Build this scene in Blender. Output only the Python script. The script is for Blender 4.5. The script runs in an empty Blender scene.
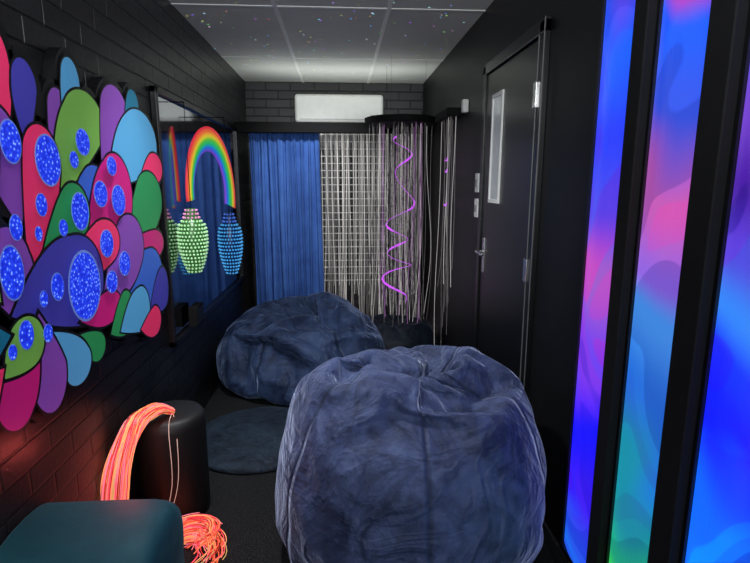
import bpy, math, random, bmesh
from mathutils import Vector, Matrix, noise
random.seed(7)
scene=bpy.context.scene
try: scene.view_settings.view_transform='Standard'
except Exception: pass

XL,XR,YB,YF,H=-0.90,0.83,5.30,-1.30,2.40

# ---------------------------------------------------------------- helpers
def link(o,parent=None):
    bpy.context.collection.objects.link(o)
    if parent: o.parent=parent
    return o

class N:
    """tiny node helper"""
    def __init__(s,name):
        s.m=bpy.data.materials.new(name); s.m.use_nodes=True
        s.t=s.m.node_tree; s.b=s.t.nodes.get("Principled BSDF"); s.out=s.t.nodes.get("Material Output")
    def n(s,typ,**k):
        x=s.t.nodes.new(typ)
        for a,v in k.items(): setattr(x,a,v)
        return x
    def l(s,a,b): s.t.links.new(a,b)
    def pos(s):
        g=s.n("ShaderNodeNewGeometry"); sp=s.n("ShaderNodeSeparateXYZ"); s.l(g.outputs["Position"],sp.inputs[0]); return g,sp
    def comb(s,x,y,z=None):
        c=s.n("ShaderNodeCombineXYZ"); s.l(x,c.inputs[0]); s.l(y,c.inputs[1])
        if z: s.l(z,c.inputs[2])
        return c.outputs[0]
    def math(s,op,a,b=None,clamp=False):
        m=s.n("ShaderNodeMath",operation=op); m.use_clamp=clamp
        for i,v in enumerate((a,b)):
            if v is None: continue
            if isinstance(v,(int,float)): m.inputs[i].default_value=v
            else: s.l(v,m.inputs[i])
        return m.outputs[0]
    def ramp(s,fac,stops,interp='LINEAR'):
        r=s.n("ShaderNodeValToRGB"); cr=r.color_ramp; cr.interpolation=interp
        while len(cr.elements)<len(stops): cr.elements.new(0.5)
        for e,(p,c) in zip(cr.elements,stops):
            e.position=p; e.color=(*c,1) if len(c)==3 else c
        s.l(fac,r.inputs[0]); return r.outputs[0]
    def noise(s,scale,detail=3,rough=.5,vec=None,dist=0):
        x=s.n("ShaderNodeTexNoise"); x.inputs["Scale"].default_value=scale; x.inputs["Detail"].default_value=detail
        x.inputs["Roughness"].default_value=rough; x.inputs["Distortion"].default_value=dist
        if vec is None:
            g=s.n("ShaderNodeNewGeometry"); vec=g.outputs["Position"]
        s.l(vec,x.inputs["Vector"]); return x.outputs["Fac"]
    def bump(s,h,strength,dist):
        b=s.n("ShaderNodeBump"); b.inputs["Strength"].default_value=strength; b.inputs["Distance"].default_value=dist
        s.l(h,b.inputs["Height"]); s.l(b.outputs[0],s.b.inputs["Normal"])

def srgb(r,g,b):
    f=lambda c:(c/255/12.92) if c/255<=.04045 else ((c/255+.055)/1.055)**2.4
    return (f(r),f(g),f(b))

def pbr(name,col,rough=.5,metal=0,emit=0,ecol=None,noise_amt=.15,nscale=20,bump=0,bscale=200,spec=.5):
    k=N(name); b=k.b
    nz=k.noise(nscale,4)
    c=k.ramp(nz,[(.3,tuple(x*(1-noise_amt) for x in col)),(.7,tuple(min(1,x*(1+noise_amt)) for x in col))])
    k.l(c,b.inputs["Base Color"])
    b.inputs["Roughness"].default_value=rough; b.inputs["Metallic"].default_value=metal
    b.inputs["Specular IOR Level"].default_value=spec
    if emit:
        b.inputs["Emission Color"].default_value=(*(ecol or col),1); b.inputs["Emission Strength"].default_value=emit
    if bump: k.bump(k.noise(bscale,4,.6),bump,.003)
    return k.m

class MB:
    def __init__(s): s.v=[];s.f=[];s.mi=[];s.mats=[]
    def mat(s,m):
        if m not in s.mats: s.mats.append(m)
        return s.mats.index(m)
    def add(s,v,f,m):
        o=len(s.v); s.v+= [tuple(x) for x in v]; i=s.mat(m)
        for q in f: s.f.append([o+x for x in q]); s.mi.append(i)
    def box(s,x0,x1,y0,y1,z0,z1,m):
        v=[(x,y,z) for x in (x0,x1) for y in (y0,y1) for z in (z0,z1)]
        s.add(v,[(0,1,3,2),(4,6,7,5),(0,4,5,1),(2,3,7,6),(0,2,6,4),(1,5,7,3)],m)
    def prismYZ(s,poly,x0,x1,m):
        n=len(poly); v=[(x1,y,z) for y,z in poly]+[(x0,y,z) for y,z in poly]
        f=[list(range(n)),list(range(2*n-1,n-1,-1))]+[(i,i+n,(i+1)%n+n,(i+1)%n) for i in range(n)]
        s.add(v,f,m)
    def revolve(s,cx,cy,prof,m,seg=48,sx=1,sy=1):
        v=[];f=[]
        for r,z in prof:
            for j in range(seg):
                a=2*math.pi*j/seg; v.append((cx+r*sx*math.cos(a),cy+r*sy*math.sin(a),z))
        for i in range(len(prof)-1):
            for j in range(seg):
                f.append((i*seg+j,i*seg+(j+1)%seg,(i+1)*seg+(j+1)%seg,(i+1)*seg+j))
        f.append(list(range(seg-1,-1,-1))); f.append([(len(prof)-1)*seg+j for j in range(seg)])
        s.add(v,f,m)
    def tube(s,pts,r,m,seg=8,closed=False):
        pts=[Vector(p) for p in pts]; v=[];f=[]; n=len(pts)
        up=Vector((0,0,1))
        for i,p in enumerate(pts):
            t=(pts[min(i+1,n-1)]-pts[max(i-1,0)]).normalized()
            a=t.cross(up)
            if a.length<.05: a=t.cross(Vector((0,1,0)))
            a.normalize(); b=t.cross(a)
            rr=r[i] if isinstance(r,list) else r
            for j in range(seg):
                th=2*math.pi*j/seg; v.append(p+a*rr*math.cos(th)+b*rr*math.sin(th))
        for i in range(n-1):
            for j in range(seg): f.append((i*seg+j,i*seg+(j+1)%seg,(i+1)*seg+(j+1)%seg,(i+1)*seg+j))
        f.append(list(range(seg-1,-1,-1))); f.append([(n-1)*seg+j for j in range(seg)])
        s.add(v,f,m)
    def ball(s,c,r,m,seg=8,rings=5):
        prof=[(max(r*math.sin(math.pi*i/rings),r*.02),c[2]-r*math.cos(math.pi*i/rings)) for i in range(rings+1)]
        s.revolve(c[0],c[1],prof,m,seg)
    def obj(s,name,smooth=False,bevel=0,parent=None,seg=3):
        me=bpy.data.meshes.new(name); me.from_pydata(s.v,[],s.f)
        for m in s.mats: me.materials.append(m)
        for p,i in zip(me.polygons,s.mi): p.material_index=i; p.use_smooth=smooth
        me.update()
        o=link(bpy.data.objects.new(name,me),parent)
        if bevel:
            b=o.modifiers.new("bevel",'BEVEL'); b.width=bevel; b.segments=seg; b.limit_method='ANGLE'
            if seg>3:
                for p in me.polygons: p.use_smooth=True
                w=o.modifiers.new("wn",'WEIGHTED_NORMAL')
        return o

def curves(name,splines,radius,mat,parent=None,res=2):
    cu=bpy.data.curves.new(name,'CURVE'); cu.dimensions='3D'; cu.bevel_depth=radius; cu.bevel_resolution=res-1
    mats=mat if isinstance(mat,list) else [mat]
    for m in mats: cu.materials.append(m)
    for k,sp in enumerate(splines):
        s=cu.splines.new('POLY'); s.points.add(len(sp)-1)
        for i,p in enumerate(sp): s.points[i].co=(*p,1)
        s.material_index=k%len(mats)
    return link(bpy.data.objects.new(name,cu),parent)

def catmull(pts,n):
    P=[Vector(p) for p in pts]; P=[P[0]*2-P[1]]+P+[P[-1]*2-P[-2]]; out=[]
    seg=len(P)-3
    for i in range(n+1):
        t=i/n*seg; k=min(int(t),seg-1); t-=k
        a,b,c,d=P[k:k+4]
        out.append(.5*((2*b)+(c-a)*t+(2*a-5*b+4*c-d)*t*t+(3*b-a-3*c+d)*t**3))
    return out

# ---------------------------------------------------------------- materials
def brick_mat(name,axis,base,mortar,rough=.38):
    k=N(name); g,sp=k.pos()
    vec=k.comb(sp.outputs[axis],sp.outputs[2])
    br=k.n("ShaderNodeTexBrick"); k.l(vec,br.inputs["Vector"])
    br.inputs["Scale"].default_value=1; br.inputs["Brick Width"].default_value=.235; br.inputs["Row Height"].default_value=.08
    br.inputs["Mortar Size"].default_value=.006; br.inputs["Mortar Smooth"].default_value=.6
    br.inputs["Color1"].default_value=(*base,1); br.inputs["Color2"].default_value=(*[x*1.5 for x in base],1); br.inputs["Mortar"].default_value=(*mortar,1)
    k.l(br.outputs["Color"],k.b.inputs["Base Color"]); k.b.inputs["Roughness"].default_value=rough
    nz=k.noise(60,4,.6); inv=k.math('SUBTRACT',1.0,br.outputs["Fac"])
    h=k.math('ADD',inv,k.math('MULTIPLY',nz,.25)); k.bump(h,.9,.008)
    return k.m
m_brickL=brick_mat("black_painted_brick",1,(.009,.009,.010),(.003,.003,.004),.36)
m_brickB=brick_mat("black_brick_back",0,(.022,.022,.024),(.005,.005,.005),.4)
m_wallR=pbr("black_wall_paint",(.005,.005,.006),.45,noise_amt=.2,nscale=5,bump=.15,bscale=90,spec=.35)
m_black=pbr("black_satin",(.004,.004,.005),.35)
m_blackm=pbr("black_matte",(.004,.004,.0045),.75,spec=.2)
m_gloss=pbr("door_black_gloss",(.005,.005,.006),.3,noise_amt=.1)
m_frame_hl=pbr("door_frame_highlight",(.11,.11,.115),.35)  # paler colour paints in the highlight lines along the door frame
m_white=pbr("white_plastic",(.82,.83,.80),.4,noise_amt=.03)
m_whitegrey=pbr("grey_plastic",(.25,.25,.25),.5)
m_metal=pbr("brushed_steel",(.75,.75,.76),.25,1,noise_amt=.05)
m_trim=pbr("skirting_grey_black",(.03,.03,.033),.45)

# carpet
k=N("dark_carpet"); nz=k.noise(240,3,.7)
k.l(k.ramp(nz,[(.40,(.004,.004,.005)),(.56,(.018,.019,.021)),(.66,(.10,.105,.11))]),k.b.inputs["Base Color"])
k.b.inputs["Roughness"].default_value=.95; k.b.inputs["Specular IOR Level"].default_value=.1; k.bump(k.noise(180,4,.7),.6,.006); m_carpet=k.m

# ceiling tiles with laser star spots painted in as small glowing dots
k=N("ceiling_tile_laser_dots"); g,sp=k.pos()
nz=k.noise(1.3,3); nf=k.noise(130,4,.7)
c=k.ramp(nz,[(.3,(.58,.605,.57)),(.7,(.70,.72,.67))]); k.l(c,k.b.inputs["Base Color"])
vo=k.n("ShaderNodeTexVoronoi"); vo.inputs["Scale"].default_value=15; k.l(g.outputs["Position"],vo.inputs["Vector"])
dot=k.math('LESS_THAN',vo.outputs["Distance"],.10)
hs=k.n("ShaderNodeHueSaturation"); hs.inputs["Saturation"].default_value=1.3; k.l(vo.outputs["Color"],hs.inputs["Color"])
k.l(hs.outputs[0],k.b.inputs["Emission Color"]); k.l(k.math('MULTIPLY',dot,.9),k.b.inputs["Emission Strength"])
k.b.inputs["Roughness"].default_value=.8; k.bump(nf,.2,.003); m_ceil=k.m
m_tbar=pbr("ceiling_grid_white",(.84,.86,.82),.5,noise_amt=.03)

def velvet(name,dark,light,sheencol,sheen=.4,scale=5,seams=False,bmp=.3,crease=0):
    k=N(name); tc=k.n("ShaderNodeTexCoord")
    n1=k.noise(scale,5,.65,tc.outputs["Object"],1.8)
    n3=k.noise(scale*.45,2,.5,tc.outputs["Object"],.6)
    fac=k.math('ADD',k.math('MULTIPLY',n1,.65),k.math('MULTIPLY',n3,.35))
    col=k.ramp(fac,[(.40,dark),(.60,light)])
    k.b.inputs["Roughness"].default_value=.62; k.b.inputs["Specular IOR Level"].default_value=.35
    k.b.inputs["Sheen Weight"].default_value=sheen; k.b.inputs["Sheen Tint"].default_value=(*sheencol,1); k.b.inputs["Sheen Roughness"].default_value=.28
    h=k.math('ADD',k.noise(18,6,.65,tc.outputs["Object"],1.0),k.math('MULTIPLY',k.noise(220,2,.5,tc.outputs["Object"]),.12))
    if crease:
        cr=k.noise(3.6,3,.5,tc.outputs["Object"],1.4)
        rid=k.math('SUBTRACT',1.0,k.math('MULTIPLY',k.math('ABSOLUTE',k.math('SUBTRACT',cr,.5)),9.0),True)
        h=k.math('ADD',h,k.math('MULTIPLY',rid,crease))
    if seams:
        at=k.n("ShaderNodeAttribute",attribute_name="seam"); a=k.math('ABSOLUTE',at.outputs["Fac"])
        sm=k.ramp(a,[(0,(0,0,0)),(.010,(.3,.3,.3)),(.028,(1,1,1))])
        mx=k.n("ShaderNodeMix",data_type='RGBA',blend_type='MULTIPLY'); mx.inputs["Factor"].default_value=.45
        k.l(col,mx.inputs["A"]); k.l(sm,mx.inputs["B"]); col=mx.outputs["Result"]
        h=k.math('ADD',h,k.math('MULTIPLY',sm,.8))
    k.l(col,k.b.inputs["Base Color"]); k.bump(h,bmp,.022)
    return k.m
m_velvet=velvet("navy_velvet",(.011,.020,.058),(.055,.080,.185),(.62,.70,1.0),.75,6,True,.5,.7)
m_velvet2=velvet("navy_velvet_dark",(.007,.017,.052),(.034,.064,.155),(.45,.6,1.0),.5,5,True,.5,.7)
m_fur=velvet("dark_fluffy_fabric",(.003,.006,.014),(.010,.018,.034),(.3,.45,.6),.2,14)
m_rug=velvet("blue_grey_shag",(.003,.008,.018),(.020,.038,.064),(.4,.55,.8),.15,8,bmp=.9)
m_teal=velvet("teal_upholstery",(.008,.055,.078),(.013,.075,.10),(.3,.6,.7),.2,6,bmp=.12)

# curtain
k=N("blue_curtain_cloth"); nz=k.noise(8,4)
k.l(k.ramp(nz,[(.3,srgb(50,90,160)),(.7,srgb(66,110,182))]),k.b.inputs["Base Color"]); k.b.inputs["Roughness"].default_value=.8
k.bump(k.noise(500,2),.2,.001); m_curtain=k.m

# mirror
k=N("tinted_acrylic_mirror"); nz=k.noise(1.5,2)
k.l(k.ramp(nz,[(.3,(.26,.27,.30)),(.7,(.34,.35,.38))]),k.b.inputs["Base Color"]); k.b.inputs["Metallic"].default_value=1; k.b.inputs["Roughness"].default_value=.07; m_mirror=k.m

# ---------------------------------------------------------------- room
def room(name,dims,m):
    b=MB(); b.box(*dims,m); return b.obj(name)
room("floor",(XL-.1,XR+.1,YF-.1,YB+.1,-.1,0),m_carpet)
room("wall_left",(XL-.1,XL,YF-.1,YB+.1,0,H),m_brickL)
room("wall_right",(XR,XR+.1,YF-.1,YB+.1,0,H),m_wallR)
room("wall_back",(XL,XR,YB,YB+.1,0,H),m_brickB)
room("ceiling",(XL-.1,XR+.1,YF-.1,YB+.1,H,H+.1),m_ceil)
b=MB()  # front wall (behind the camera) with opening for the added window
b.box(XL,XR,YF-.1,YF,0,.9,m_wallR); b.box(XL,XR,YF-.1,YF,2.25,H,m_wallR)
b.box(XL,-.7,YF-.1,YF,.9,2.25,m_wallR); b.box(.65,XR,YF-.1,YF,.9,2.25,m_wallR); b.obj("wall_front")
b=MB()
for d in ((-.7,.65,.9,.95),(-.7,.65,2.2,2.25),(-.7,-.65,.95,2.2),(.6,.65,.95,2.2),(-.05,0,.95,2.2)): b.box(d[0],d[1],YF-.08,YF-.02,d[2],d[3],m_white)
b.obj("added_window")  # made-up window, added behind the camera for the daylight fill
# ceiling grid
b=MB()
for x in (-.345,.285): b.box(x-.012,x+.012,YF,YB,H-.005,H,m_tbar)
for y in (-.5,.7,1.9,3.1,4.3): b.box(XL,XR,y-.012,y+.012,H-.004,H,m_tbar)
b.obj("trim_1")
b=MB(); b.box(XR-.014,XR,YF,2.11,0,.075,m_trim); b.box(XR-.014,XR,3.0,YB,0,.075,m_trim); b.obj("baseboard_right",bevel=.004)

# ---------------------------------------------------------------- door (leaf + architrave fixed on the wall face)
b=MB(); x=XR-.0005
b.box(x-.022,x,2.11,2.17,0.001,2.075,m_gloss); b.box(x-.022,x,2.95,3.0,0.001,2.075,m_gloss); b.box(x-.022,x,2.11,3.0,2.03,2.085,m_gloss)
b.box(x-.026,x-.022,2.163,2.170,0.001,2.03,m_frame_hl); b.box(x-.026,x-.022,2.11,2.115,0.001,2.085,m_frame_hl); b.box(x-.026,x-.022,2.11,3.0,2.028,2.034,m_frame_hl)
b.box(x-.012,x,2.175,2.945,.01,2.022,m_gloss)
m_glass=pbr("vision_panel_glass",(.20,.22,.25),.15,emit=.18,ecol=(.6,.65,.7))  # glow painted in for light coming through the door glass
for d in ((2.63,2.645,1.34,1.90),(2.795,2.81,1.34,1.90),(2.645,2.795,1.34,1.36),(2.645,2.795,1.88,1.90)): b.box(x-.022,x-.012,*d,m_white)
b.box(x-.015,x-.012,2.645,2.795,1.36,1.88,m_glass)
for z in (.25,1.07,1.80): b.box(x-.03,x-.020,2.155,2.19,z-.05,z+.05,m_metal)
b.box(x-.018,x-.012,2.86,2.90,.94,1.14,m_metal); b.tube([(x-.018,2.88,1.06),(x-.055,2.88,1.06)],.010,m_metal)
b.tube([(x-.055,2.885,1.06),(x-.057,2.83,1.06),(x-.055,2.76,1.055)],.010,m_metal)
b.obj("door_1",bevel=.002)
for nm,z in (("light_switch",1.445),("light_switch.001",1.298)):
    b=MB(); b.box(x-.024,x,3.015,3.09,z-.055,z+.055,m_white); b.box(x-.032,x-.024,3.038,3.067,z-.02,z+.02,m_whitegrey); b.obj(nm,bevel=.003)

# ---------------------------------------------------------------- LED light columns on right wall
def led_panel(name,stops,seed,blobs):
    k=N(name); g,sp=k.pos()
    y,z=sp.outputs[1],sp.outputs[2]
    vec=k.comb(k.math('ADD',y,seed*3.1),k.math('MULTIPLY',z,.62),None)
    nA=k.noise(2.6,1,.3,vec,.6)
    zz=k.math('ADD',k.math('MULTIPLY',z,1/2.4),k.math('MULTIPLY',k.math('SUBTRACT',nA,.5),.24))
    base=k.ramp(zz,stops,'EASE')
    vec2=k.comb(k.math('ADD',k.math('MULTIPLY',y,.8),seed*7.7+2),k.math('MULTIPLY',z,.7),None)
    nB=k.noise(3.2,0,.2,vec2,1.0)
    step=k.ramp(nB,[(0,blobs[0]),(.40,blobs[0]),(.41,blobs[1]),(.50,blobs[1]),(.51,blobs[2]),(.60,blobs[2]),(.61,blobs[3])],'LINEAR')
    mx=k.n("ShaderNodeMix",data_type='RGBA',blend_type='MULTIPLY'); mx.inputs["Factor"].default_value=1
    k.l(base,mx.inputs["A"]); k.l(step,mx.inputs["B"])
    k.b.inputs["Base Color"].default_value=(.02,.02,.02,1); k.b.inputs["Roughness"].default_value=.3
    k.l(mx.outputs["Result"],k.b.inputs["Emission Color"]); k.b.inputs["Emission Strength"].default_value=1.1
    return k.m
c1=led_panel("led_column_blue_magenta",[(.05,srgb(30,90,225)),(.14,srgb(60,20,235)),(.28,srgb(20,10,255)),(.37,srgb(120,50,225)),(.53,srgb(175,75,190)),(.61,srgb(75,60,225)),(.70,srgb(40,50,235)),(.78,srgb(25,80,240)),(.90,srgb(110,60,230))],1.3,[(.65,.7,.88),(1,1,1),(.75,1.3,1.05),(1.15,.8,.95)])
c2=led_panel("led_column_rainbow",[(.09,srgb(60,225,95)),(.16,srgb(30,175,130)),(.24,srgb(20,130,155)),(.33,srgb(30,105,210)),(.43,srgb(70,150,235)),(.49,srgb(140,95,215)),(.62,srgb(190,85,175)),(.68,srgb(50,85,230)),(.75,srgb(20,90,245)),(.80,srgb(205,45,155))],2.2,[(.65,.7,.8),(1,1,1),(1.15,.85,.97),(.85,1.1,1.1)])
c3=led_panel("led_column_blue",[(.2,srgb(15,120,255)),(.30,srgb(10,110,255)),(.37,srgb(15,20,245)),(.44,srgb(20,40,250)),(.50,srgb(60,110,240)),(.56,srgb(90,60,215)),(.62,srgb(70,20,160)),(.69,srgb(110,60,200)),(.78,srgb(20,90,235))],4.9,[(.55,.5,.75),(1,1,1),(.7,1.4,1.0),(1.2,.8,1.0)])
for i,(y0,m) in enumerate(((1.437,c1),(1.137,c2),(.822,c3))):
    b=MB(); y1=y0+.222; n=12; v=[];f=[]
    for j in range(n+1):     # slightly bowed diffuser
        t=j/n; yy=y0+.006+(y1-y0-.012)*t; xx=XR-.012-.016*math.sin(math.pi*t)
        v+=[(xx,yy,.135),(xx,yy,2.37)]
    for j in range(n): f.append((2*j,2*j+1,2*j+3,2*j+2))
    b.add(v,f,m)
    for q in ((y0-.006,y0+.006),(y1-.006,y1+.006)): b.box(XR-.02,XR-.001,*q,.12,2.385,m_black)
    b.box(XR-.03,XR-.001,y0-.006,y1+.006,.12,.135,m_black); b.box(XR-.03,XR-.001,y0-.006,y1+.006,2.37,2.385,m_black)
    b.obj("led_light_column"+("" if i==0 else ".%03d"%i),smooth=False)
b=MB()
for y0,y1 in ((1.366,1.430),(1.051,1.130)): b.box(XR-.045,XR-.001,y0,y1,.09,2.395,m_blackm)
b.obj("trim_2",bevel=.004)

# ---------------------------------------------------------------- mural
def flat(name,rgb,e=.20):
    c=srgb(*rgb); return pbr(name,c,.4,emit=e,ecol=c,noise_amt=.06,nscale=3)  # slight glow added to the unlit mural colours to brighten them
cols=dict(P=flat("mural_pink",(238,52,105)),M=flat("mural_magenta",(200,25,120)),V=flat("mural_violet",(132,72,172)),I=flat("mural_indigo",(64,60,165)),
 B=flat("mural_blue",(55,100,200)),C=flat("mural_sky",(85,165,212)),G=flat("mural_lime",(118,178,75)),g=flat("mural_green",(40,145,80)),T=flat("mural_teal",(20,110,140)))
k=N("mural_fibre_sparkle"); g,sp=k.pos(); vo=k.n("ShaderNodeTexVoronoi"); vo.inputs["Scale"].default_value=85; k.l(g.outputs["Position"],vo.inputs["Vector"])
k.l(k.ramp(vo.outputs["Distance"],[(.0,(.7,.82,1)),(.14,(.25,.45,1)),(.34,(.01,.05,.85)),(.8,(.004,.012,.5))]),k.b.inputs["Emission Color"]); k.b.inputs["Emission Strength"].default_value=1.0
k.b.inputs["Base Color"].default_value=(.01,.02,.2,1); m_spark=k.m
m_ring=flat("mural_ring_pale",(110,140,215))
m_board=pbr("mural_board_black",(.004,.004,.005),.4)
def drop(d,grow=0,n=22,bend=.0):
    cy,cz,r,h,ty,tz=[q/1000 for q in d]; r=r*1.06+grow; h=h*1.06+grow
    cz=1.30+(cz-1.30)*1.035; tz=1.30+(tz-1.30)*1.035
    dv=Vector(((ty-cy)/r,(tz-cz)/h)); L=max(dv.length+(grow/min(r,h))*1.6,1.55); u=dv.normalized(); nn=Vector((-u.y,u.x)); P=[]
    for i in range(n+1):
        a=math.pi*i/n; q=nn*math.cos(a)-u*math.sin(a); P.append(q)
    tip=u*L+nn*bend*.3
    c1=-nn*.98+u*L*.42+nn*bend; c2=nn*.98+u*L*.42+nn*bend
    for i in range(1,n): t=i/n; P.append((-nn)*(1-t)**2+c1*2*t*(1-t)+tip*t*t)
    P.append(tip)
    for i in range(1,n): t=1-i/n; P.append(nn*(1-t)**2+c2*2*t*(1-t)+tip*t*t)
    return [(cy+q.x*r,cz+q.y*h) for q in P]
DR=[((1438,1730,52,85,1440,1532),'P'),((1401,1542,80,87,1451,1323),'V'),((1550,1698,53,65,1534,1537),'I'),((1710,1643,54,72,1640,1426),'V'),((1807,1756,53,64,1735,1595),'C'),
((1876,1640,131,94,1653,1381),'G'),((2125,1677,122,114,1956,1422),'V'),((2310,1753,56,54,2207,1616),'T'),((2354,1607,188,127,2014,1421),'C'),((1585,1498,88,100,1450,1213),'P'),
((1892,1416,98,82,1729,1281),'B'),((2500,1505,96,64,2288,1417),'P'),((2400,1370,151,116,2070,1140),'g'),((2063,1401,136,143,1789,1183),'M'),((2400,1174,129,63,2137,1220),'M'),
((1732,1355,89,85,1478,1166),'g'),((2344,1039,134,123,1992,1004),'B'),((2133,1200,138,118,1824,1007),'V'),((1915,1237,118,78,1580,1099),'P'),
((2475,967,68,93,2286,891),'I'),((1366,1228,87,106,1416,1053),'V'),((1698,1139,164,142,1348,1105),'I'),((1881,1011,110,56,1684,1015),'M'),((2039,961,64,77,1885,916),'g'),
((2189,933,85,91,1967,892),'C'),((2326,848,72,62,2161,857),'P'),((1771,903,56,47,1624,976),'g'),((1636,889,78,62,1509,1026),'C'),((1475,916,82,107,1463,1097),'V'),((1317,921,77,88,1438,1047),'M'),((1385,1034,76,68,1280,976),'G'),
((1270,1640,90,110,1330,1400),'C'),((1120,1560,100,110,1250,1330),'M'),((1180,1340,80,90,1300,1160),'G'),((1010,1340,90,90,1200,1180),'I'),((1150,1090,95,75,1320,1080),'T'),((1120,900,80,80,1280,1000),'P')]
LD=[(1421,1543,45,58),(1805,1569,48,45),(1735,1512,28,28),(1586,1504,68,77),(1525,1384,29,34),(1494,1308,18,22),(1897,1405,53,48),(2007,1501,42,36),(2040,1379,62,60),(1739,1355,58,64),(1626,1313,26,27),(1906,1235,55,52),
(2042,1144,54,50),(1917,1097,48,43),(1357,1224,51,75),(1397,1333,28,36),(1720,1121,110,122),(1557,1150,36,44),(1480,1131,21,25),(1381,1058,34,42),(1316,1032,18,22),(1480,1034,24,28),(1120,1560,55,60),(1150,1090,50,45)]
b=MB(); bx=-.862
for d,_ in DR: b.prismYZ(drop(d,.028),XL+.002,bx,m_board)
core=[(1000,1450),(1300,1640),(1700,1580),(2000,1580),(2300,1560),(2480,1400),(2500,1250),(2480,980),(2300,880),(2000,880),(1700,880),(1350,880),(1050,980)]
b.prismYZ([(y/1000,z/1000) for y,z in core],XL+.002,bx-.0002,m_board)
for i,(d,c) in enumerate(DR):
    xo=bx+.0006*(i+1); bend=.25*math.sin(i*2.3)
    b.prismYZ(drop(d,.009,bend=bend),xo-.0005,xo-.0002,m_board); b.prismYZ(drop(d,0,bend=bend),xo-.0003,xo,cols[c])
xo=bx+.0006*(len(DR)+1)
for y,z,r,h in LD:
    z=1300+(z-1300)*1.035
    el=lambda s:[((y+r*s*math.cos(a*math.pi/16))/1000,(z+h*s*math.sin(a*math.pi/16))/1000) for a in range(32)]
    b.prismYZ(el(.97),xo-.0008,xo,m_ring); b.prismYZ(el(.90),xo-.0006,xo+.0005,m_spark)
b.obj("paisley_light_mural")

# ---------------------------------------------------------------- wall mirror
b=MB(); x0=XL+.001
b.box(x0,x0+.012,2.66,4.60,.62,1.88,m_mirror)
for d in ((2.64,4.62,1.87,1.90),(2.64,4.62,.60,.63),(2.64,2.67,.60,1.90),(4.59,4.62,.60,1.90)): b.box(x0,x0+.03,*d,m_black)
b.obj("wall_mirror",bevel=.003)

# rainbow sign
k=N("rainbow_neon"); at=k.n("ShaderNodeUVMap"); sx=k.n("ShaderNodeSeparateXYZ"); k.l(at.outputs[0],sx.inputs[0])
rc=k.ramp(sx.outputs[0],[(0,srgb(120,60,200)),(.15,srgb(40,110,230)),(.32,srgb(30,190,120)),(.48,srgb(90,200,60)),(.62,srgb(235,205,60)),(.78,srgb(240,120,55)),(.95,srgb(225,50,70))])
k.l(rc,k.b.inputs["Emission Color"]); k.b.inputs["Emission Strength"].default_value=.55; k.l(rc,k.b.inputs["Base Color"]); m_rain=k.m
A=Vector((-.872,3.02,0)); Bv=Vector((-.695,3.48,0)); ax=(Bv-A); Wd=ax.length; ax.normalize(); nrm=Vector((ax.y,-ax.x,0))
me=bpy.data.meshes.new("rainbow_sign"); V=[];Fc=[];UV=[]
n=48;cr=10
for i in range(n+1):
    t=i/n; th=math.pi*(1.04-1.10*t); ro=1.0; wdt=.26+.20*t
    for j in range(cr+1):
        s=j/cr; rr=ro-wdt+wdt*s
        p=A+ax*(Wd*.5*(1+rr*math.cos(th))); z=1.39+.40*rr*math.sin(th)-.035*t
        bul=.010*math.sin(math.pi*s)
        V.append(p+nrm*bul+Vector((0,0,z))); UV.append((s,t))
for i in range(n):
    for j in range(cr): q=i*(cr+1)+j; Fc.append((q,q+1,q+cr+2,q+cr+1))
me.from_pydata([tuple(v) for v in V],[],Fc); ul=me.uv_layers.new(name="UVMap")
for lp in me.loops: ul.data[lp.index].uv=UV[lp.vertex_index]
me.materials.append(m_rain)
for p in me.polygons: p.use_smooth=True
o=link(bpy.data.objects.new("rainbow_sign",me)); sm=o.modifiers.new("s",'SOLIDIFY'); sm.thickness=.008

# beaded bulb lanterns
def bead(name,rgb,e): c=srgb(*rgb); return pbr(name,c,.3,emit=e,ecol=c)
def lantern(name,cx,cy,zt,zb,R,ma,mb_,mc,ztop):
    b=MB(); H_=zt-zb
    pr=[(1,.30),(.96,.42),(.88,.50),(.82,.62),(.74,.92),(.62,1.0),(.48,1.0),(.34,.92),(.20,.76),(.10,.6),(0,.40)]
    def rad(t):
        for (a,ra),(c,rc_) in zip(pr,pr[1:]):
            if c<=t<=a: return rc_+(ra-rc_)*(t-c)/(a-c)
        return .3
    b.revolve(cx,cy,[(R*.92*rad(i/24),zb+H_*i/24) for i in range(25)],mc,24)
    rows=18
    for i in range(rows):
        t=(i+.5)/rows; r=R*rad(t); n=max(6,int(2*math.pi*r/.019))
        for j in range(n):
            a=2*math.pi*(j+.5*(i%2))/n; b.ball((cx+r*math.cos(a),cy+r*math.sin(a),zb+H_*t),.0064,mb_ if t>.84 else ma,6,4)
    b.tube([(cx,cy,zt-.005),(cx,cy,ztop)],.002,m_blackm,6)
    b.tube([(cx,cy,ztop),(XL+.016,cy,ztop)],.003,m_blackm,6)
    b.obj(name,smooth=True)
lantern("beaded_bulb_lantern",-.81,2.88,1.31,.955,.078,bead("bead_green",(165,215,160),.48),bead("bead_pink",(215,140,185),.45),bead("core_green",(60,110,55),.12),1.86)
lantern("beaded_bulb_lantern.001",-.745,3.53,1.25,.83,.078,bead("bead_cyan",(75,165,225),.55),bead("bead_blue",(80,120,225),.45),bead("core_blue",(10,50,100),.15),1.86)
b=MB(); b.box(XL+.032,-.82,2.90,3.04,.64,.75,m_blackm); b.box(-.82,-.818,2.91,3.03,.65,.74,m_black); b.obj("wall_speaker",bevel=.006)

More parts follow.
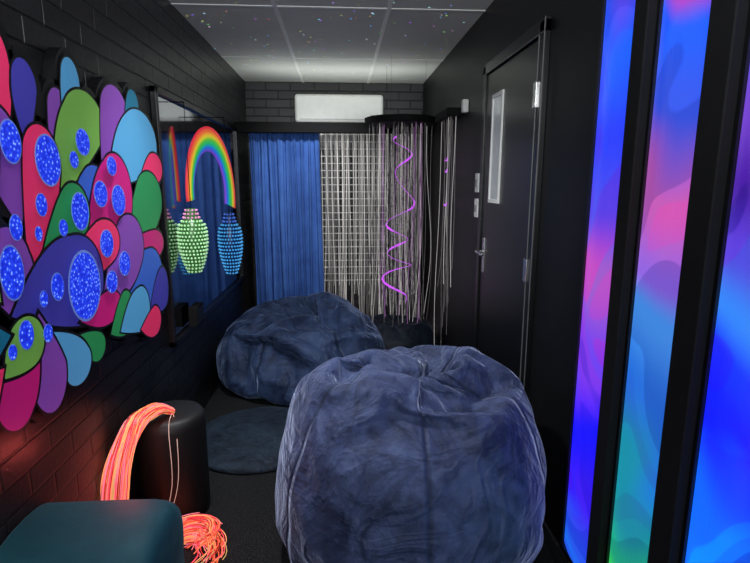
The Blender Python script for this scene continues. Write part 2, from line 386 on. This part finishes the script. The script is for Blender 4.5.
# ---------------------------------------------------------------- pelmet, curtain, AC
b=MB(); b.box(XL+.002,XR-.002,4.66,4.72,1.87,1.96,m_blackm); b.obj("curtain_pelmet",bevel=.006)
v=[];f=[];nx=240;nzn=30
for i in range(nx+1):
    t=i/nx; 
    for j in range(nzn+1):
        s=j/nzn; z=.03+(1.90-.03)*s
        am=.026*(1-.3*s); y=4.80+am*math.sin(t*2*math.pi*9+1.1*math.sin(t*9)+.4*math.sin(s*2))+.009*math.sin(t*2*math.pi*21+s)+.004*math.sin(t*2*math.pi*47)
        x=-.80+.625*t+.006*math.sin(s*4+t*20)+(.012*(1-s) if t>.9 else 0)
        v.append((x,y,z))
for i in range(nx):
    for j in range(nzn): q=i*(nzn+1)+j; f.append((q,q+nzn+1,q+nzn+2,q+1))
b=MB(); b.add(v,f,m_curtain); b.obj("blue_curtain",smooth=True)

b=MB(); b.box(-.415,.42,5.08,5.299,2.0,2.26,m_white); ac=b.obj("air_conditioner",bevel=.03,seg=5)
b=MB(); b.box(-.37,.37,5.074,5.082,2.03,2.034,m_whitegrey); b.box(-.36,.36,5.09,5.2,1.996,2.001,m_whitegrey); b.box(.30,.36,5.076,5.081,2.06,2.07,m_whitegrey)
b.obj("louver",parent=ac)

# wire mesh panel behind strands
m_wire=pbr("silver_wire",(.60,.60,.56),.4,.2)
sp=[]
for i in range(13): x=-.17+i*.05; sp.append([(x,5.0,.45),(x,5.0,1.9)])
for i in range(22): z=.50+i*.066; sp.append([(-.18,4.997,z),(.44,4.997,z)])
o=curves("wire_mesh_screen",sp,.0042,m_wire)

# ---------------------------------------------------------------- fibre-optic strands
m_f1=pbr("fibre_strand_white",(.70,.68,.65),.3,emit=.32,ecol=(.95,.9,.85)); m_f2=pbr("fibre_strand_grey",(.30,.29,.28),.3,emit=.03,ecol=(.9,.8,.8)); m_f3=pbr("fibre_strand_violet",(.45,.25,.5),.3,emit=.22,ecol=(.8,.3,.9))
def strand(x,y,z0,z1,sway):
    ph=random.uniform(0,6); am=random.uniform(.3,1)*sway; P=[]
    dx=random.gauss(0,.02); fq=random.uniform(4,7)
    for i in range(17):
        t=i/16; z=z0+(z1-z0)*t
        P.append((x+dx*t+am*math.sin(ph+t*fq)*t,y+am*.6*math.cos(ph+t*7)*t,z))
    return P
sp=[]
for i in range(95):
    x=random.uniform(-.16,.74); sp.append(strand(x,4.78+random.uniform(-.03,.05),1.90,random.choice([.03,.05,.1,.2,.3,.4]),.016))
curves("fibre_optic_curtain",sp,.0018,[m_f1,m_f2,m_f2,m_f1,m_f2])
# round canopy with waterfall strands
CX,CY=.50,4.34
b=MB(); b.revolve(CX,CY,[(.28,1.905),(.295,1.91),(.295,1.955),(.28,1.96)],m_blackm,56)
for a in (0,2.1,4.2): b.tube([(CX+.2*math.cos(a),CY+.2*math.sin(a),1.96),(CX+.2*math.cos(a),CY+.2*math.sin(a),H-.001)],.0008,m_blackm,5)
can=b.obj("fibre_optic_waterfall")
sp=[]
for i in range(50):
    a=random.uniform(0,2*math.pi); r=random.uniform(.14,.27); q=strand(CX+r*math.cos(a),CY+r*math.sin(a),1.907,random.choice([.03,.06,.12,.3,.5,.8]),.045)
    sp.append([(min(max(x_,.15),.81),y_,z_) for x_,y_,z_ in q])
curves("strands",sp,.0016,[m_f2,m_f1,m_f2,m_f3,m_f2],can)
def netr(t): return .035+.10*math.sin(math.pi*min(1,t*.62+.08))
sp=[]
for k_ in range(9):
    for sgn in (1,-1):
        P=[]
        for i in range(61):
            t=i/60; a=2*math.pi*k_/9+sgn*t*3.6; r=netr(t); P.append((CX+r*math.cos(a),CY+r*math.sin(a),1.9-1.50*t))
        sp.append(P)
curves("net_tube",sp,.0012,m_f2,can)
m_vio=pbr("violet_light_tube",(.35,.06,.6),.3,emit=1.1,ecol=(.60,.08,.90))
b=MB()
P=[];Rr=[]
for i in range(421):
    t=.03+.97*i/420; a=2*math.pi*4.8*t+1.4*math.sin(t*9)+1; r=netr(t)*(.78+.22*math.sin(t*17)); P.append((CX+.02*math.sin(t*6)+r*math.cos(a),CY+r*math.sin(a),1.86-1.44*t)); Rr.append(.0018+.007*max(0,math.sin(t*38+math.sin(t*11)*2)))
b.tube(P,Rr,m_vio,8)
b.obj("spiral_light",smooth=True,parent=can)
sp=[]
for i in range(40):
    cx=random.uniform(.1,.7); cy=random.uniform(4.75,5.1); r=random.uniform(.04,.12); ph=random.uniform(0,6)
    sp.append([(cx+r*math.cos(ph+j*.4)*(1+.05*j/12),cy+r*.7*math.sin(ph+j*.4),.01+.05*abs(math.sin(j*.3+ph))) for j in range(18)])
curves("strand_tangle",sp,.002,[m_f1,m_f2,m_f3],can)
# strand cluster near the right wall
b=MB(); b.box(.72,XR-.002,3.55,4.0,1.885,1.94,m_blackm); b.box(.79,XR-.002,3.40,3.45,1.89,1.97,m_white)
sc=b.obj("fibre_optic_strand_rack",bevel=.006)
sp=[]
for i in range(14):
    y=min(max(random.gauss(3.72,.12),3.58),3.98); sp.append(strand(.775+random.uniform(-.03,.02),y,1.885,random.uniform(.15,.9),.014))
curves("strands",sp,.0016,[m_f2,m_f1,m_f2,m_f2],sc)
b=MB()
for z in (1.62,1.54,1.30): b.tube([(.765,3.72,z),(.77,3.76,z-.02),(.765,3.80,z-.015)],.005,m_vio,6)
b.obj("violet_light",parent=sc)

# ---------------------------------------------------------------- bean bags: fabric shells settled with a cloth simulation
def simbag(name,c,R,Ht,seed,knot_to,frames,press,grow,prof,mat,mass=.05,zmin_pin=.03,level=5,squash=(),bend=.3,rot=0,sub=1,tilt=0,wr=.02):
    bm=bmesh.new(); bmesh.ops.create_icosphere(bm,subdivisions=level,radius=1)
    pp=catmull([(r,z,0) for r,z in prof],200); sd=Vector((seed,seed*2.1,seed*.7))
    basis=[];pin=[];key=[];seam=[]
    for v in bm.verts:
        d=v.co.normalized(); th=math.acos(max(-1,min(1,-d.z)))/math.pi
        i0=min(199,int(th*200)); fr=th*200-i0; q=pp[i0]; q2=pp[i0+1]; r=q.x*(1-fr)+q2.x*fr; z=q.y*(1-fr)+q2.y*fr
        h=math.hypot(d.x,d.y) or 1
        n=1+.05*noise.noise(d*1.6+sd)+wr*noise.noise(d*5+sd)
        p=Vector((R[0]*r*d.x/h*n,R[1]*r*d.y/h*n,z*Ht*(1+.03*noise.noise(d*3+sd)) if z>.05 else z*Ht))
        p.z*=1+tilt*p.y/R[1]
        basis.append(p); seam.append(math.sin(3*(math.atan2(d.y,d.x)+rot))*h/3)
        top=th>.955
        w=1.0 if (z<zmin_pin or top) else 0.0
        kp=Vector((knot_to[0]+p.x*.5,knot_to[1]+p.y*.5,knot_to[2]+(p.z-Ht*.9)*.2)) if top else p.copy()
        for (sx,sy,sz,sr,tx,ty,tz) in squash:
            if (Vector((sx,sy,sz))-p).length<sr: w=1.0; kp=p+Vector((tx,ty,tz))
        pin.append(w); key.append(kp)
    for v,p in zip(bm.verts,basis): v.co=p
    me=bpy.data.meshes.new(name); bm.to_mesh(me); bm.free()
    o=link(bpy.data.objects.new(name+"_tmp",me)); o.shape_key_add(name="Basis"); k=o.shape_key_add(name="down")
    for i,p in enumerate(key): k.data[i].co=p
    k.value=0; k.keyframe_insert("value",frame=1); k.value=1; k.keyframe_insert("value",frame=int(frames*.6))
    vg=o.vertex_groups.new(name="pin")
    for i,w in enumerate(pin):
        if w: vg.add([i],w,'REPLACE')
    cl=o.modifiers.new("cloth",'CLOTH'); s=cl.settings
    s.quality=5; s.mass=mass; s.tension_stiffness=20; s.compression_stiffness=20; s.shear_stiffness=8; s.bending_stiffness=bend
    s.tension_damping=8;s.compression_damping=8;s.shear_damping=8;s.bending_damping=1; s.air_damping=3
    s.vertex_group_mass="pin"; s.pin_stiffness=1
    s.use_pressure=press>0; s.uniform_pressure_force=press; s.shrink_min=-grow; s.shrink_max=-grow
    cl.collision_settings.use_collision=False
    cl.point_cache.frame_start=1; cl.point_cache.frame_end=frames
    for fr in range(1,frames+1): scene.frame_set(fr)
    dg=bpy.context.evaluated_depsgraph_get(); ev=o.evaluated_get(dg)
    m2=bpy.data.meshes.new_from_object(ev,depsgraph=dg)
    bpy.data.objects.remove(o); m2.name=name
    o=link(bpy.data.objects.new(name,m2)); m2.materials.clear(); m2.materials.append(mat)
    at=m2.attributes.new("seam",'FLOAT','POINT')
    for i,sv in enumerate(seam): at.data[i].value=sv
    for v in m2.vertices:
        v.co.z=max(v.co.z,.002); v.co.x=min(max(v.co.x,XL+.006-c[0]),XR-.016-c[0])
    for p in m2.polygons: p.use_smooth=True
    ss=o.modifiers.new("s",'SUBSURF'); ss.levels=sub; ss.render_levels=sub
    o.location=(c[0],c[1],0); scene.frame_set(1); return o
prof=[(0,0),(.40,0),(.74,.01),(.93,.08),(1.0,.22),(.985,.42),(.90,.62),(.75,.80),(.56,.94),(.36,1.04),(.18,1.09),(.07,1.10),(0,1.10)]
simbag("bean_bag_chair",(.265,1.90),(.48,.465),.88,1.0,(.04,-.17,.62),55,1.4,.10,prof,m_velvet,mass=.06,bend=.03,level=5,zmin_pin=.06,rot=.52,sub=2,tilt=.09,wr=.035,
  squash=((-.20,.0,.90,.05,0,0,-.16),(.22,-.16,.83,.04,0,0,-.14),(-.05,-.30,.74,.035,0,.02,-.06)))
prof2=[(0,0),(.35,0),(.7,.01),(.93,.10),(1.0,.28),(.97,.48),(.86,.68),(.68,.85),(.48,.97),(.30,1.05),(.16,1.08),(.07,1.1),(0,1.1)]
simbag("bean_bag_chair.001",(-.29,3.66),(.56,.52),.73,5.0,(.15,.05,.44),50,.8,.10,prof2,m_velvet2,squash=((-.3,-.45,.38,.08,.03,.10,-.03),(.2,-.25,.68,.06,0,0,-.24),(.05,-.4,.55,.05,0,.03,-.10)),bend=.08,wr=.04)
simbag("bean_bag_chair.002",(.42,4.22),(.37,.34),.40,9.0,(0,0,.22),40,.5,.08,prof2,m_fur,bend=.1)

# round shag rug
b=MB(); prof=[(.02,.001),(.37,.001),(.385,.012),(.37,.026),(.02,.028)]; b.revolve(-.48,2.78,prof,m_rug,64); o=b.obj("round_rug",smooth=True)
# stool
m_vinyl=pbr("black_vinyl",(.010,.010,.011),.5,bump=.3,bscale=150,spec=.4)
b=MB(); b.revolve(-.750,2.15,[(.13,.002),(.140,.01),(.142,.05),(.143,.42),(.141,.447),(.130,.465),(.10,.470),(.02,.471)],m_vinyl,56); b.obj("drum_stool",smooth=True)

# fibre optic tail bundle
m_t=[]
for i,(r,g_,bb,e) in enumerate(((255,120,80,.75),(250,75,100,.6),(255,165,110,.65),(220,190,120,.4),(205,50,50,.5),(160,60,45,.3),(245,130,150,.6))): m_t.append(pbr("fibre_tail_%d"%i,srgb(r,g_,bb),.4,emit=e,ecol=srgb(r,g_,bb)))
path=catmull([(-.73,2.12,.485),(-.77,2.04,.53),(-.82,1.93,.51),(-.85,1.83,.39),(-.855,1.77,.22),(-.85,1.74,.07),(-.79,1.82,.045),(-.68,1.92,.045),(-.57,1.92,.045),(-.525,1.84,.04),(-.57,1.74,.04)],60)
sp=[]
for i in range(190):
    a=random.uniform(0,6.28); rr=math.sqrt(random.random()); end=random.randint(42,60); wob=random.uniform(0,6); P=[]
    for j in range(end+1):
        t=j/60; R_=.008+.042*min(1,t*3.0)+.05*max(0,t-.55)
        a2=a+t*1.8
        q=path[j]; ox=R_*rr*math.cos(a2); oz=R_*rr*math.sin(a2)
        tn=(path[min(j+1,60)]-path[max(j-1,0)]).normalized(); s1=tn.cross(Vector((.7,.5,.5))).normalized(); s2=tn.cross(s1)
        p=q+s1*ox+s2*oz+Vector((0,0,.006*math.sin(wob+t*14)))+s1*.008*math.sin(wob*3+t*22)
        p.z=max(p.z,.006); p.x=max(p.x,XL+.008); P.append(tuple(p))
    sp.append(P)
tail=curves("fibre_optic_tail",sp,.0017,m_t)
sp=[catmull([(-.73,2.12,.485),(-.69,2.03,.42),(-.68,1.96,.22),(-.74,1.90,.05),(-.80,1.88,.02)],24),catmull([(-.73,2.12,.485),(-.71,2.0,.46),(-.69,1.93,.25),(-.72,1.84,.06),(-.66,1.78,.02)],24)]
curves("stray_fibres",sp,.0013,pbr("fibre_stray",(.8,.6,.5),.3,emit=.3,ecol=(.9,.6,.5)),tail)

# armchair: rolled arms, padded seat and back
arm=link(bpy.data.objects.new("armchair",None))
def rolled(nm,x0,x1,y0,y1,z0,z1):
    """upholstered arm: rounded roll section extruded along X with puffed front"""
    b=MB(); n=40; cs=[]
    hw=(y1-y0)/2; cy=(y0+y1)/2; r=hw
    sec=[(-.84,0),(-.87,.35),(-.90,.62),(-1,.76),(-.95,.90),(-.72,.98),(-.38,1.01),(0,1.02),(.38,1.01),(.72,.98),(.95,.90),(1,.76),(.90,.62),(.87,.35),(.84,0)]
    pts=[(p.x,p.y) for p in catmull([(a,b_,0) for a,b_ in sec],n)]
    xs=[(0,.99),(.02,1),(.55,1),(.80,.995),(.88,.98),(.94,.95),(.975,.905),(.992,.85),(1,.78)]
    V=[];F_=[]
    for t,s in xs:
        for (py,pz) in pts: V.append((x0+(x1-x0)*t,cy+py*hw*s,z0+(z1-z0)*(pz*(1-(1-s)*.55))))
    m_=len(pts)
    for i in range(len(xs)-1):
        for j in range(m_-1): F_.append((i*m_+j,(i+1)*m_+j,(i+1)*m_+j+1,i*m_+j+1))
    F_.append(list(range(m_))); F_.append([(len(xs)-1)*m_+j for j in range(m_-1,-1,-1)])
    b.add(V,F_,m_teal); o=b.obj(nm,smooth=True,parent=arm); return o
rolled("arm_1",-.898,-.50,1.16,1.50,.06,.515)
rolled("arm_2",-.898,-.50,.38,.70,.06,.515)
def rb(nm,d,bev,m=m_teal):
    b=MB(); b.box(*d,m); o=b.obj(nm,bevel=bev,parent=arm,seg=8)
rb("seat",(-.80,-.51,.66,1.20,.06,.32),.05)
rb("back",(-.897,-.75,.66,1.20,.20,.50),.05)
b=MB()
for x_ in (-.84,-.55):
    for y_ in (.54,1.34): b.revolve(x_,y_,[(.018,.001),(.022,.07)],m_blackm,16)
b.obj("feet",parent=arm)

# ---------------------------------------------------------------- lights
def area(name,loc,rot,sx_,sy_,e,col):
    l=bpy.data.lights.new(name,'AREA'); l.shape='RECTANGLE'; l.size=sx_; l.size_y=sy_; l.energy=e; l.color=col
    o=link(bpy.data.objects.new(name,l)); o.location=loc; o.rotation_euler=rot; return o
area("rear_fill_light",(0,YF-.12,1.6),(math.radians(98),0,0),1.3,1.3,38,(.92,.97,1.0))  # unseen area light added behind the camera as daylight fill
area("ceiling_fill_light",(0,.3,2.0),(math.radians(128),0,0),1.2,.12,19,(.97,1.0,.98))  # unseen area light added to brighten the ceiling
area("back_fill_light",(0,4.69,1.985),(math.radians(172),0,0),1.5,.04,3.4,(.97,1.0,.98))  # added strip light, no real fixture; lifts the ceiling and back bricks
l=bpy.data.lights.new("ceiling_downlight",'SPOT'); l.energy=105; l.spot_size=math.radians(66); l.spot_blend=.8; l.color=(.97,.97,1); l.shadow_soft_size=.06
o=link(bpy.data.objects.new("ceiling_downlight",l)); o.location=(-.1,3.55,2.36); o.rotation_euler=(math.radians(50),0,math.radians(6))
l=bpy.data.lights.new("bag_fill_spot",'SPOT'); l.energy=120; l.spot_size=math.radians(104); l.spot_blend=1; l.shadow_soft_size=.05; l.color=(.97,.98,1)
o=link(bpy.data.objects.new("bag_fill_spot",l)); o.location=(-.55,2.15,2.35); o.rotation_euler=(math.radians(8),math.radians(-16),0)  # unseen spot, added to graze the top folds of the bean bag
l=bpy.data.lights.new("red_brick_fill",'POINT'); l.energy=.8; l.shadow_soft_size=.03; l.color=(1,.12,.1)
o=link(bpy.data.objects.new("red_brick_fill",l)); o.location=(-.70,1.62,.60)  # unseen point light added to redden the lower left bricks

w=bpy.data.worlds.new("World"); scene.world=w; w.use_nodes=True; w.node_tree.nodes["Background"].inputs[0].default_value=(.5,.6,.75,1); w.node_tree.nodes["Background"].inputs[1].default_value=.5

# ---------------------------------------------------------------- camera
cd=bpy.data.cameras.new("camera"); co=link(bpy.data.objects.new("camera",cd)); scene.camera=co
cd.sensor_width=36; cd.lens=36*515/750; cd.clip_start=.02
pitch=math.atan(99.5/515); yaw=math.atan(35*math.cos(pitch)/515)
co.location=(0,0,1.45); co.rotation_euler=(math.pi/2-pitch,0,-yaw)
